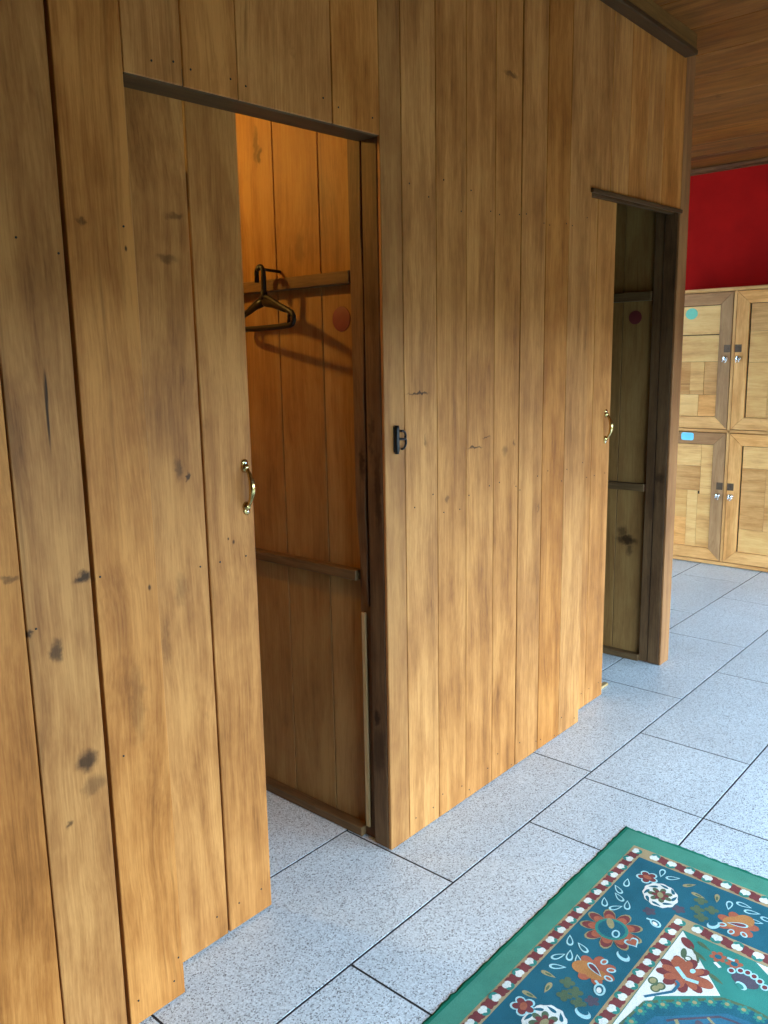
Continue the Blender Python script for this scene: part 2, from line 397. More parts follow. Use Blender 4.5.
# ------------------------------------------------------------------ cubicle partitions
def partition(name, x, gap_ys, rails, bx, lab, z1=CEIL - .002):
    mb = MB()
    for a, b in zip(gap_ys, gap_ys[1:]): mb.box((x, a + .0016, .004), (x + .022, b - .0016, z1), .0014)
    mb.box((x + .023, gap_ys[0], .004), (x + .04, gap_ys[-1], z1), mat=1)
    o = mb.build(name, [M['part'], M['gap']])
    for (za, zb) in rails:
        r = MB(); r.box((x - .030, gap_ys[0] + .004, za), (x - .0005, gap_ys[-1] - .01, zb), .002); r.build('cross_rail', M['rail'], o)
    r = MB(); r.box((x - .036, gap_ys[0] - .002, .001), (x - .0005, gap_ys[-1] - .01, .030), .002); r.build('bottom_rail', M['rail'], o)
    tag(o, lab, 'wall', kind='structure'); return o
partition('wall_partition', 1.69, [1.560, 1.697, 1.879, 2.06, 2.24, 2.42, 2.60, 2.745], [(.790, .820), (1.608, 1.641)], 0, 'lamp-lit orange plank partition inside the nearer cubicle')
partition('wall_partition', 3.588, [1.550, 1.695, 1.86, 2.03, 2.21, 2.39, 2.57, 2.745], [(.803, .836), (1.644, 1.683)], 0, 'dim olive-brown plank partition inside the farther cubicle')
mb = MB()
for a in range(9): mb.box((.27 + .001, 1.57 + a * .1311, .004), (.292, 1.57 + (a + 1) * .1311 - .003, CEIL - .002), .0014)
tag(mb.build('wall_side', M['part']), 'plank end wall hidden inside the nearer cubicle', 'wall', kind='structure')
mb = MB()
for a in range(20): mb.box((.27 + a * .169, 2.752, .004), (.27 + (a + 1) * .169 - .003, 2.775, CEIL - .002), .0014)
tag(mb.build('wall_cubicle_back', M['part']), 'plank back wall running behind both cubicles', 'wall', kind='structure')

# ------------------------------------------------------------------ ceiling, other walls
mb = MB(); xs = [XB, -1.9]
while xs[-1] < 5.6: xs.append(round(xs[-1] + .3, 3))
xs = [XB] + [3.77 + .3 * k for k in range(-19, 8)] + [5.98]
for a, b in zip(xs, xs[1:]):
    if b - a > .01:
        g = .004 if abs(a - 3.77) < .01 else .0012
        mb.box((a + g, YR - .15, CEIL), (b - .0012, 3.2, CEIL + .02), .0016)
mb.box((XB, YR - .15, CEIL + .021), (5.98, 3.2, CEIL + .05), mat=1)
tag(mb.build('ceiling', [M['ceiling'], M['gap']]), 'dark reddish plank ceiling', 'ceiling', kind='structure')
mb = MB(); mb.box((5.98, YR - .1, -.02), (6.08, 3.2, CEIL + .05))
tag(mb.build('wall_far', M['red']), 'dark red painted wall above the lockers', 'wall', kind='structure')
mb = MB(); mb.box((5.925, YR, CEIL - .024), (5.979, 3.19, CEIL - .001), .004); mb.box((5.965, YR, CEIL - .032), (5.979, 3.19, CEIL - .0245), .002)
mb.box((5.58, YR, CEIL - .006), (5.66, 3.19, CEIL - .001), .002)
tag(mb.build('trim_5', M['fascia_y']), 'reddish wooden moulding along the top of the red wall', 'trim', kind='structure')
mb = MB(); mb.box((3.66, 3.2, 0), (6.08, 3.3, CEIL + .05)); mb.box((XB - .1, 2.80, 0), (3.66, 2.86, CEIL + .05))
tag(mb.build('wall_behind', M['white']), 'pale wall hidden behind the cubicles', 'wall', kind='structure')
mb = MB(); mb.box((XB - .1, YR - .15, 0), (XB - .001, 2.86, CEIL + .05))
tag(mb.build('wall_back', M['part']), 'brown wall behind the camera', 'wall', kind='structure')
# right wall: unseen open bays, height and spacing shaped to grade the daylight
WT = 1.53; bays = [(.25, 2.05), (2.25, 4.05), (4.25, 5.8)]
mb = MB(); mb.box((XB - .1, YR - .12, WT), (6.08, YR, CEIL + .05))
edges = [XB - .1] + [v for b in bays for v in b] + [6.08]
for a, b in zip(edges[::2], edges[1::2]): mb.box((a, YR - .12, 0), (b, YR, WT))
tag(mb.build('wall_right', M['part']), 'unseen wall with openings shaped to grade the daylight', 'wall', kind='structure')
for i, (a, b) in enumerate(bays):
    f = MB(); t = .05
    f.box((a, YR - .09, 0), (a + t, YR - .03, WT), .003); f.box((b - t, YR - .09, 0), (b, YR - .03, WT), .003)
    f.box((a + t, YR - .09, WT - t), (b - t, YR - .03, WT), .003); f.box((a + t, YR - .09, 0), (b - t, YR - .03, .03), .003)
    m = (a + b) / 2; f.box((m - .02, YR - .085, .03), (m + .02, YR - .035, WT - t), .003)
    tag(f.build('window_%d' % (i + 1), M['frame']), ('unseen daylight bay nearest the camera', 'unseen daylight bay in the middle of the row', 'unseen daylight bay nearest the lockers')[i], 'window', kind='structure')
mb = MB(); mb.box((-40, -60, -.3), (50, YR - .2, -.1))
tag(mb.build('ground', M['ground']), 'open ground outside', 'ground', kind='structure')

# ------------------------------------------------------------------ lockers
LX = 5.60; LY0, LYM, LY1 = 1.445, 1.882, 2.319; LZ0, LZM, LZ1 = .034, .912, 1.832
mb = MB(); D = .36
mb.box((LX - .012, LY0 - .018, LZ1 - .022), (LX + D, LY1 + .018, LZ1), .002, mat=1)      # top board
mb.box((LX - .006, LY0 - .018, LZ0 - .028), (LX + D, LY1 + .018, LZ0 - .004), .002, mat=1)      # bottom board
mb.box((LX, LY0, LZM - .010), (LX + D, LY1, LZM + .010), .002, mat=1)
for y in (LY0 - .018, LYM - .011, LY1 - .002): mb.box((LX, y, LZ0 - .003), (LX + D, y + .02, LZ1 - .023), .002)
mb.box((LX + D - .01, LY0, LZ0), (LX + D, LY1, LZ1 - .023), .001)
lk = mb.build('locker_cabinet', [M['locker_v'], M['locker_h']])
tag(lk, 'wooden four-door locker cabinet against the red wall', 'lockers')
for y in (LY0 + .02, LY1 - .06):
    for x in (LX + .06, LX + D - .06):
        f = MB(); f.prism([(x - .02, .001), (x + .02, .001), (x + .022, .0055), (x - .022, .0055)], 1, y, y + .05)
        f.build('foot', M['gap'], lk)
def locker_door(ya, yb, za, zb, hinge_high_y, dark, planks, sticker=None):
    """face frame with mitred corners, a recessed patchwork panel, hasp and lock at the inner edge"""
    st = .078; x0, x1 = LX - .004, LX + .018
    mb = MB(); v, h = (2, 3) if dark else (0, 1)
    e = .0006
    mb.prism([(ya, za + e), (ya + st, za + st), (ya + st, zb - st), (ya, zb - e)], 0, x0, x1, 2 if dark == 'all' or dark else 0, .0016)
    mb.prism([(yb, za + e), (yb, zb - e), (yb - st, zb - st), (yb - st, za + st)], 0, x0, x1, 0, .0016)
    mb.prism([(ya + e, za), (yb - e, za), (yb - st - e, za + st), (ya + st + e, za + st)], 0, x0, x1, 1, .0016)
    mb.prism([(ya + e, zb), (ya + st + e, zb - st), (yb - st - e, zb - st), (yb - e, zb)], 0, x0, x1, 3 if dark else 1, .0016)
    d = mb.build('door', [M['locker_v'], M['locker_h'], M['locker_d'], M['locker_dh']], lk)
    p = MB()
    pa, pb, qa, qb = ya + st + .002, yb - st - (.002 if hinge_high_y else .009), za + st + .001, zb - st - .003
    for (u0, u1, w0, w1, mi, pop) in planks:
        p.box((LX + .008 - pop, pa + (pb - pa) * u0 + .0006, qa + (qb - qa) * w0 + .0006), (LX + .018, pa + (pb - pa) * u1 - .0006, qa + (qb - qa) * w1 - .0006), .0008, mat=mi)
    p.box((LX + .0185, ya + .03, za + .03), (LX + .021, yb - .03, zb - .03), mat=3)
    p.build('panel', [M['locker_p'], M['locker_h'], M['locker_d'], M['gap']], d)
    s = 1 if hinge_high_y else -1                     # inner (lock) edge sign
    yi = ya + .022 if hinge_high_y else yb - .022
    zl = za + (zb - za) * .592
    q = MB(); q.box((x0 - .003, yi - .021, zl - .024), (x0 - .0002, yi + .021, zl + .024), .001)
    q.box((x0 - .007, yi - .010, zl - .011), (x0 - .003, yi + .010, zl + .011), .001)
    q.build('hasp', M['hasp'], d)
    q = MB(); zk = zl - .062
    q.lathe([(.017, 0), (.017, .004), (.012, .007), (.010, .018), (.015, .022), (.015, .028), (.009, .031)], (x0, yi + s * .006, zk), (-1, 0, 0), 18)
    q.tube([(x0 - .024, yi + s * .006 + .013 * math.cos(t), zk - .012 + .013 * math.sin(t)) for t in [i * math.pi / 8 for i in range(16)]], .0022, 8, closed=True)
    q.build('lock', M['chrome'], d)
    if sticker:
        kind, yc, zc, ry, rz, mat, lab = sticker; q = MB(); n = 28; poly = []
        for i in range(n):
            t = 2 * math.pi * i / n; c_, s_ = math.cos(t), math.sin(t); e = 1.0 if kind == 'oval' else .35
            poly.append((yc + ry * math.copysign(abs(c_) ** e, c_), zc + rz * math.copysign(abs(s_) ** e, s_)))
        xs_ = x0 if kind == 'rect' else LX + .008
        q.prism(poly, 0, xs_ - .0012, xs_ - .0001); o = q.build('sticker', mat, d); o['label'] = lab
pUL = [(0, 1, .76, 1, 0, 0), (0, 1, .56, .755, 0, .002), (0, .28, .20, .56, 1, 0), (.28, .70, .24, .56, 0, .006), (.28, .70, .20, .24, 1, 0), (.70, 1, .20, .56, 1, 0), (0, 1, 0, .20, 0, 0)]
pUL = [(1 - b, 1 - a, c, d, m, q) for a, b, c, d, m, q in pUL]
pUL = [(0, 1, .745, 1, 0, 0), (0, 1, .50, .738, 0, 0), (0, .33, .20, .50, 1, 0), (.33, .68, .235, .50, 0, .005), (.33, .68, .20, .235, 1, 0), (.68, 1, .20, .50, 1, 0), (0, .45, 0, .20, 1, 0), (.45, 1, 0, .20, 0, 0)]
pLL = [(.30, 1, .79, 1, 0, 0), (.30, 1, .55, .79, 1, 0), (0, .30, .52, 1, 0, 0), (0, .35, 0, .52, 0, 0), (.35, .62, 0, .55, 0, 0), (.62, 1, .28, .55, 0, 0), (.62, 1, 0, .28, 1, 0)]
pUR = [(0, 1, .76, 1, 1, 0), (0, 1, .49, .76, 0, 0), (0, .5, 0, .49, 1, 0), (.5, 1, 0, .49, 0, 0)]
pLR = [(0, 1, .80, 1, 0, 0), (.4, 1, .22, .80, 1, 0), (0, .4, .22, .80, 1, 0), (0, 1, 0, .22, 0, 0)]
g = .004
locker_door(LYM + .012, LY1 - g, LZM + .014, LZ1 - .026, True, True, pUL, ('oval', 2.163, 1.678, .040, .036, M['sticker_teal'], 'teal oval sticker'))
locker_door(LY0 + g, LYM - .014, LZM + .014, LZ1 - .026, False, False, pUR)
locker_door(LYM + .012, LY1 - g, LZ0, LZM - .014, True, True, pLL, ('rect', 2.148, .868, .042, .026, M['sticker_blue'], 'bright blue rounded sticker'))
locker_door(LY0 + g, LYM - .014, LZ0, LZM - .014, False, False, pLR)
place(lk, (LX, LYM, 0))

# ------------------------------------------------------------------ small things
mb = MB()
mb.tube([(1.6955, WX - .009, 1.156 + i * .0095) for i in range(9)], .0058, 12)
la = mb.build('door_latch', M['iron'])
q = MB(); q.box((1.690, WX - .004, 1.160), (1.7135, WX - .0003, 1.228), .001); q.build('mounting_plate', M['iron'], la)
q = MB(); pts = [(1.714, 1.216), (1.722, 1.2165), (1.730, 1.211), (1.7335, 1.203), (1.732, 1.196), (1.734, 1.190), (1.7345, 1.182), (1.731, 1.174), (1.724, 1.168), (1.716, 1.1675)]
q.tube([(x, WX - .008, z) for x, z in pts], .0033, 10); q.build('curled_hook', M['iron'], la)
q = MB(); q.tube([(1.698, WX - .009, 1.195), (1.714, WX - .010, 1.1945), (1.731, WX - .009, 1.194)], .0032, 10); q.build('crossbar', M['iron'], la)
tag(la, 'black iron latch catch on the post of the nearer doorway', 'latch')
place(la, (1.70, WX, 1.195))

mb = MB(); mb.lathe([(.034, 0), (.034, .0008), (.033, .001)], (1.6898, 1.622, 1.518), (-1, 0, 0), 32)
s1 = tag(mb.build('round_sticker', M['sticker_red']), 'round red sticker on the lamp-lit partition below the rail', 'sticker')
place(s1, (1.69, 1.622, 1.518))
mb = MB(); mb.lathe([(.030, 0), (.030, .0008), (.029, .001)], (3.5878, 1.636, 1.575), (-1, 0, 0), 32)
s2 = tag(mb.build('round_sticker', M['sticker_red']), 'round red sticker in the dim farther cubicle', 'sticker')
place(s2, (3.588, 1.636, 1.575))

# hanger on a nail
K = Vector((1.612, 1.850, 0)); dr = Vector((-.036, -.152, 0)).normalized(); half = .165
def hp(s_, z): q = K + dr * s_; return (q.x, q.y, z)
mb = MB(); pts = [hp(0, 1.588)]
right = [hp(.03, 1.581), hp(.09, 1.558), hp(half - .025, 1.541), hp(half - .008, 1.535), hp(half, 1.524), hp(half, 1.516), hp(half - .008, 1.506), hp(half - .02, 1.503)]
left = [hp(-half + .02, 1.503), hp(-half + .008, 1.506), hp(-half, 1.516), hp(-half, 1.524), hp(-half + .008, 1.535), hp(-half + .025, 1.541), hp(-.09, 1.558), hp(-.03, 1.581)]
for s_ in (-1, 1): mb.tube([hp(0, 1.575), hp(s_ * .05, 1.566), hp(s_ * .10, 1.552), hp(s_ * (half - .022), 1.541)], [.014, .012, .010, .0085], 12, flat=.6)
mb.tube(pts + right + [hp(.05, 1.501), hp(-.05, 1.501)] + left, .0082, 12, closed=True, flat=.8)
for s_ in (-1, 1): mb.tube([hp(s_ * (half - .028), 1.541), hp(s_ * (half - .026), 1.522), hp(s_ * (half - .028), 1.504)], .005, 10)
hg = mb.build('coat_hanger', M['plastic'])
q = MB(); pts = [hp(0, 1.584), hp(0, 1.60), hp(.002, 1.64)]
for i in range(13):
    t = i / 12 * math.pi * 1.08; pts.append(hp(-.019 + .021 * math.cos(t), 1.652 + .021 * math.sin(t)))
pts.append(hp(-.040, 1.630)); q.tube(pts, [.0078] * 3 + [.0068] * 14, 12); q.build('hook', M['plastic'], hg)
q = MB(); q.lathe([(.010, 0), (.011, .008), (.009, .022), (.007, .026)], hp(0, 1.580), (0, 0, 1), 14); q.build('collar', M['plastic'], hg)
tag(hg, 'dark plastic coat hanger hanging in the lamp-lit cubicle', 'coat hanger')
place(hg, hp(0, 1.672))
c_ = K + dr * (-.019)
mb = MB(); mb.tube([(1.6898, c_.y - .004, 1.663), (1.65, c_.y - .002, 1.6645), (c_.x - .006, c_.y, 1.667)], .0042, 10); mb.lathe([(.0042, 0), (.009, .001), (.009, .003), (.004, .005)], (c_.x - .005, c_.y, 1.667), (-1, 0, 0), 12)
pg = tag(mb.build('coat_peg', M['iron']), 'dark iron peg above the upper rail holding the hanger', 'peg')
place(pg, (1.69, c_.y, 1.663))

# bare lamp in the nearer cubicle
LP = (1.02, 2.42, 2.16)
mb = MB(); mb.lathe([(.045, 0), (.045, .012), (.02, .03)], (LP[0], LP[1], CEIL - .001), (0, 0, -1), 20)
lm = mb.build('pendant_lamp', M['iron'])
q = MB(); q.tube([(LP[0], LP[1], CEIL - .028), (LP[0], LP[1], LP[2] + .10)], .003, 8); q.build('cord', M['iron'], lm)
q = MB(); q.lathe([(.012, 0), (.018, .01), (.018, .05), (.015, .055)], (LP[0], LP[1], LP[2] + .105), (0, 0, -1), 16); q.build('socket', M['iron'], lm)
em = NT('lit_bulb'); em.b.inputs['Base Color'].default_value = (1, .8, .5, 1)
em.b.inputs['Emission Color'].default_value = (1, .60, .12, 1); em.b.inputs['Emission Strength'].default_value = 720
q = MB(); q.lathe([(.012, -.055), (.014, -.045), (.022, -.028), (.030, -.006), (.030, .008), (.024, .022), (.012, .029), (.001, .031)], LP, (0, 0, -1), 20); q.build('bulb', em.m, lm)
tag(lm, 'bare bulb hanging from the ceiling inside the nearer cubicle', 'lamp')
place(lm, (LP[0], LP[1], CEIL))

# ------------------------------------------------------------------ rug
RU, RV, RX, RY = 1.80, 1.20, 2.20, .972
rug_mats = ['edge', 'green', 'tan', 'navy', 'white', 'rust', 'maroon', 'pale', 'beige', 'olive', 'orange', 'field', 'blue', 'dusk']
rug_cols = {'edge': (.012, .16, .10), 'green': (.075, .27, .19), 'tan': (.42, .31, .17), 'navy': (.026, .125, .17), 'white': (.74, .74, .68), 'rust': (.40, .12, .07),
            'maroon': (.20, .055, .055), 'pale': (.40, .66, .68), 'beige': (.33, .29, .15), 'olive': (.10, .145, .085), 'orange': (.46, .20, .07), 'field': (.045, .23, .19), 'blue': (.04, .15, .23), 'dusk': (.10, .085, .11)}
def rugmat(n, c):
    w = NT('rug_' + n); tc = w.new('ShaderNodeTexCoord'); p = tc.outputs['Object']
    a = w.noise(p, 520, 2, .6); b = w.noise(p, 9, 4, .6)
    f = w.math('ADD', w.math('MULTIPLY', a, .6), w.math('MULTIPLY', b, .4))
    w.link(w.ramp(f, [(.32, tuple(x * .68 for x in c)), (.66, tuple(min(1, x * 1.25) for x in c))]), w.b.inputs['Base Color'])
    w.b.inputs['Roughness'].default_value = .95; w.b.inputs['Specular IOR Level'].default_value = .05
    w.bump(a, .5, .002); return w.m
RM = [rugmat(n, rug_cols[n]) for n in rug_mats]; RI = {n: i for i, n in enumerate(rug_mats)}
rbm = bmesh.new(); ZR = .0034; LAY = [0]
SYM = [True]
def rpoly(pts, mat, layer, sym=True):
    sym = sym and SYM[0]
    LAY[0] += 1
    z = ZR + layer * .00012 + (LAY[0] % 40) * .000002
    pts = [tuple(p) for p in pts]
    for su in ((0, 1) if sym else (0,)):
        for sv in ((0, 1) if sym else (0,)):
            q = [((RU - u) if su else u, (RV - v) if sv else v) for u, v in pts]
            ar = sum(a[0] * b[1] - b[0] * a[1] for a, b in zip(q, q[1:] + q[:1]))
            if ar < 0: q = q[::-1]
            f = rbm.faces.new([rbm.verts.new((RX - u, RY - v, z)) for u, v in q]); f.material_index = RI[mat]
def rect(u0, u1, v0, v1, m, l): rpoly([(u0, v0), (u1, v0), (u1, v1), (u0, v1)], m, l, False)
def ell(c, ru, rv, ang=0, n=20, wob=0, k=0):
    ca, sa = math.cos(ang), math.sin(ang); o = []
    for i in range(n):
        t = 2 * math.pi * i / n; s_ = 1 + wob * math.cos(k * t); x, y = ru * s_ * math.cos(t), rv * s_ * math.sin(t)
        o.append((c[0] + x * ca - y * sa, c[1] + x * sa + y * ca))
    return o
def drop(c, L, W, ang, n=18):
    o = []; ca, sa = math.cos(ang), math.sin(ang)
    for i in range(n):
        t = 2 * math.pi * i / n; x = L * math.cos(t); y = W * math.sin(t) * math.sin(t / 2) ** 1.2
        o.append((c[0] + x * ca - y * sa, c[1] + x * sa + y * ca))
    return o
def fan(c, pts, mat, l):
    """star-shaped outline as triangles round its centre"""
    for a, b in zip(pts, pts[1:] + pts[:1]):
        rpoly([c, a, b], mat, l)
def flower(c, r0, r1, n, mat, l, ang=0):
    pts = []
    for i in range(n * 6):
        t = 2 * math.pi * i / (n * 6); s_ = abs(math.cos(n * t / 2)); rr = r0 + (r1 - r0) * s_ ** .8
        pts.append((c[0] + rr * math.cos(t + ang), c[1] + rr * math.sin(t + ang)))
    fan(c, pts, mat, l)
def outl(c, L, W, ang, m_out, m_in, l, th=.0045):
    rpoly(drop(c, L, W, ang), m_out, l); rpoly(drop(c, L - th * 1.3, W - th, ang), m_in, l + 1)
def strip(pts, w, mat, l):
    for a, b in zip(pts, pts[1:]):
        d = math.hypot(b[0] - a[0], b[1] - a[1]) or 1; nx, ny = -(b[1] - a[1]) / d * w / 2, (b[0] - a[0]) / d * w / 2
        rpoly([(a[0] + nx, a[1] + ny), (b[0] + nx, b[1] + ny), (b[0] - nx, b[1] - ny), (a[0] - nx, a[1] - ny)], mat, l)
# grounds
rect(0, RU, 0, RV, 'edge', 0); rect(.007, RU - .007, .007, RV - .007, 'green', 1)
rect(.076, RU - .076, .058, RV - .058, 'tan', 2); rect(.122, RU - .122, .094, RV - .094, 'navy', 3)
rect(.300, RU - .300, .270, RV - .270, 'tan', 4); rect(.345, RU - .345, .307, RV - .307, 'field', 5)
# chains along the tan guards
def chain(p0, p1, w, n):
    for i in range(n):
        t = (i + .5) / n; c = (p0[0] + (p1[0] - p0[0]) * t, p0[1] + (p1[1] - p0[1]) * t)
        d = (p1[0] - p0[0], p1[1] - p0[1]); L = math.hypot(*d); d = (d[0] / L, d[1] / L); a = math.atan2(d[1], d[0]); st = L / n
        m = (c[0] + d[0] * st / 2, c[1] + d[1] * st / 2); nn = (-d[1], d[0])
        if i == n - 1: SYM[0] = False
        rpoly(ell(m, st * .34, w * .26, a + .75, 14), 'maroon', 7)
        rpoly(ell((m[0] + nn[0] * w * .22 - d[0] * st * .2, m[1] + nn[1] * w * .22 - d[1] * st * .2), st * .22, w * .17, a, 12), 'maroon', 7)
        rpoly(ell((m[0] - nn[0] * w * .22 + d[0] * st * .2, m[1] - nn[1] * w * .22 + d[1] * st * .2), st * .22, w * .17, a, 12), 'maroon', 7)
        SYM[0] = True
        rpoly(ell((c[0] - nn[0] * w * .20 * (1 if i % 2 else -1), c[1] - nn[1] * w * .20 * (1 if i % 2 else -1)), st * .26, w * .26, a, 14), 'field', 8)
        sg = 1 if i % 2 else -1
        for e_ in (-1, 1):
            rpoly(ell((c[0] + nn[0] * w * .07 * sg + d[0] * st * .11 * e_, c[1] + nn[1] * w * .07 * sg + d[1] * st * .11 * e_), st * .15, w * .22, a + .35 * e_ * sg, 12), 'white', 9)
        rpoly([(c[0] + d[0] * st * .22, c[1] + d[1] * st * .22), (c[0] - d[0] * st * .22, c[1] - d[1] * st * .22), (c[0] - nn[0] * w * .28 * sg, c[1] - nn[1] * w * .28 * sg)], 'white', 9)
chain((.076, .076), (.90, .076), .036, 17); chain((.099, .105), (.099, .60), .046, 10)
chain((.300, .289), (.90, .289), .037, 13); chain((.322, .31), (.322, .60), .045, 6)
# main border motifs
for c, a in (((.255, .119), .3), ((.297, .114), .9), ((.368, .110), .5), ((.326, .130), 1.0), ((.371, .143), -.6), ((.343, .161), .4),
             ((.556, .112), .5), ((.560, .148), 1.1), ((.623, .118), -.5), ((.603, .137), .4), ((.605, .160), .6), ((.655, .134), -1.0)):
    outl(c, .020, .0115, a + math.pi, 'pale', 'navy', 8)
for c, a in (((.155, .175), .2), ((.158, .207), 2.2), ((.178, .363), .2), ((.153, .392), 1.6), ((.169, .417), 1.9), ((.200, .434), 1.8), ((.175, .458), 1.5)):
    outl(c, .020, .0115, a, 'pale', 'navy', 8)
for c, a in (((.690, .130), 1.6), ((.728, .150), .1), ((.772, .130), 1.6), ((.160, .253), 2.4), ((.188, .287), 1.5), ((.169, .329), .3)):
    rpoly(drop(c, .019, .009, a), 'beige', 8); rpoly(ell(c, .009, .003, a, 8), 'olive', 9)
def lotus(c, r):
    flower(c, r * .55, r, 9, 'beige', 8, .2); flower(c, r * .50, r * .93, 9, 'maroon', 9, .2); flower(c, r * .48, r * .74, 9, 'rust', 10, .2)
    fan(c, ell(c, r * .52, r * .52), 'field', 11); fan(c, ell(c, r * .42, r * .42), 'navy', 12)
    rpoly(ell((c[0] - .018, c[1] - .012), .020, .009, .6), 'beige', 13); rpoly(ell((c[0] + .010, c[1] + .016), .015, .010, .3), 'pale', 13); rpoly(ell((c[0] + .010, c[1] + .016), .010, .006, .3), 'navy', 14)
lotus((.455, .172), .078)
def heart(c, r, a):
    for m, k, l in (('pale', 1.0, 13), ('rust', .74, 15)):
        o = []
        for i in range(24):
            t = 2 * math.pi * i / 24; x = 16 * math.sin(t) ** 3 / 17; y = (13 * math.cos(t) - 5 * math.cos(2 * t) - 2 * math.cos(3 * t) - math.cos(4 * t)) / 17
            o.append((c[0] + r * k * (x * math.cos(a) - y * math.sin(a)), c[1] + r * k * (x * math.sin(a) + y * math.cos(a))))
        fan(c, o, m, l)
heart((.468, .232), .020, 2.6)
def small_flower(c, r, a):
    flower(c, r * .6, r, 7, 'rust', 8, a)
    rpoly(ell((c[0] + r * .5 * math.cos(a), c[1] + r * .5 * math.sin(a)), r * .55, r * .45, a), 'orange', 9)
    rpoly(ell((c[0] + r * .3 * math.cos(a + 1.8), c[1] + r * .3 * math.sin(a + 1.8)), r * .5, r * .35, a), 'orange', 9)
    outl(c, r * .50, r * .24, a + 2.3, 'pale', 'maroon', 11, .0035)
    for k in (2.6, 3.4, 4.2):
        q = (c[0] + r * .75 * math.cos(a + k), c[1] + r * .75 * math.sin(a + k)); rpoly(ell(q, .011, .008, a + k), 'pale', 11); rpoly(ell(q, .007, .0045, a + k), 'rust', 12)
small_flower((.609, .205), .050, -1.2); small_flower((.240, .404), .050, 2.8)
def swirl(c, r, a):
    rpoly(ell(c, r, r * .7, a), 'pale', 9); rpoly(ell(c, r * .72, r * .45, a), 'navy', 10); rpoly(ell((c[0] + r * .15, c[1]), r * .48, r * .30, a), 'white', 11)
    strip([(c[0] - r * .6 * math.cos(a), c[1] - r * .6 * math.sin(a)), (c[0] - r * 1.5 * math.cos(a + .4), c[1] - r * 1.5 * math.sin(a + .4))], .006, 'pale', 9)
swirl((.659, .242), .019, .4); swirl((.365, .246), .017, 1.0)
for c, a in (((.745, .246), .6), ((.526, .236), .3), ((.279, .359), 2.0)):
    rpoly(ell(c, .019, .013, a + .8), 'pale', 8); rpoly(ell((c[0] - .006, c[1] - .003), .014, .009, a + .8), 'navy', 9)
for c, a in (((.810, .137), .3), ((.198, .152), 1.4)):
    flower(c, .020, .030, 5, 'pale', 8, a); flower(c, .015, .025, 5, 'maroon', 9, a); rpoly(ell(c, .012, .008, a), 'rust', 10)
def rosette(c, ru, rv, a):
    fan(c, ell(c, ru, rv, a, 40, .035, 11), 'white', 8)
    for k in range(8):
        t = k * math.pi / 4 + .2; q = (c[0] + ru * .80 * math.cos(t), c[1] + rv * .80 * math.sin(t)); rpoly(drop(q, .013, .006, t + 1.2), 'navy', 10)
    flower(c, ru * .30, ru * .62, 7, 'olive', 11, a); flower(c, ru * .2, ru * .42, 6, 'maroon', 12, a + .4); rpoly(ell(c, ru * .24, ru * .15, a), 'beige', 13)
rosette((.250, .210), .052, .044, .5); rosette((.822, .196), .055, .045, 0)
for c in ((.245, .306), (.205, .300), (.225, .335), (.270, .325), (.700, .204), (.725, .190), (.685, .176), (.725, .225)):
    flower(c, .010, .018, 4, 'olive', 7, .4)
for c in ((.33, .215), (.70, .245), (.275, .27)): flower(c, .010, .017, 5, 'dusk', 7, .2)
# field: ivory corner pieces
def T(pts, m, l): rpoly(pts, m, l)
T([(.348, .309), (.505, .455), (.620, .318), (.615, .309)], 'white', 8)
T([(.59, .309), (.90, .309), (.90, .316), (.77, .318), (.64, .345), (.60, .345)], 'white', 8)
fl = (.492, .368)
flower(fl, .034, .062, 9, 'maroon', 10, .3); flower(fl, .026, .050, 8, 'rust', 11, .1)
rpoly(ell((fl[0] - .03, fl[1] - .020), .022, .015, .8), 'rust', 12); rpoly(ell((fl[0] + .0, fl[1] + .045), .022, .015, 1.6), 'rust', 12)
strip([(fl[0] + .012, fl[1] + .008), (fl[0] - .012, fl[1] - .022)], .010, 'pale', 13); strip([(fl[0] + .012, fl[1] + .008), (fl[0] + .006, fl[1] + .036)], .010, 'pale', 13)
rpoly(ell((fl[0] - .022, fl[1] + .012), .008, .006), 'pale', 14)
rpoly(ell((.385, .335), .022, .012, .9), 'maroon', 10)
strip([(.392, .345), (.408, .366), (.43, .378), (.452, .372)], .006, 'olive', 10)
rpoly(ell((.424, .341), .018, .007, .3), 'olive', 10); rpoly(ell((.436, .356), .010, .010), 'olive', 10); rpoly(ell((.436, .356), .006, .006), 'white', 11)
for c in ((.556, .322), (.575, .336), (.562, .342)): rpoly(ell(c, .013, .011), 'olive', 10); rpoly(ell(c, .009, .007), 'beige', 11)
strip([(.615, .327), (.560, .370), (.530, .372), (.523, .362)], .007, 'blue', 12)
# ivory wedge further along the far guard, green ground with flowers between
T([(.347, .482), (.347, .60), (.42, .60), (.405, .56)], 'white', 8)
for q in [(.411, .447), (.398, .463), (.394, .478), (.397, .493), (.405, .508), (.417, .522)]:
    rpoly(ell(q, .011, .009), 'pale', 9); rpoly(ell(q, .007, .0055), 'maroon', 10)
rpoly(ell((.425, .482), .030, .020, 1.5), 'dusk', 8)
rpoly(ell((.445, .480), .014, .010, 1), 'pale', 9); rpoly(ell((.448, .478), .010, .007, 1), 'field', 10)
strip([(.408, .408), (.418, .424)], .008, 'white', 9); strip([(.374, .425), (.374, .442)], .007, 'pale', 9)
for c in ((.385, .408), (.385, .445)): flower(c, .012, .020, 6, 'rust', 8); rpoly(ell(c, .008, .008), 'navy', 9)
for c in ((.37, .37), (.41, .375), (.46, .43)): rpoly(drop(c, .02, .008, 1.2), 'olive', 8)
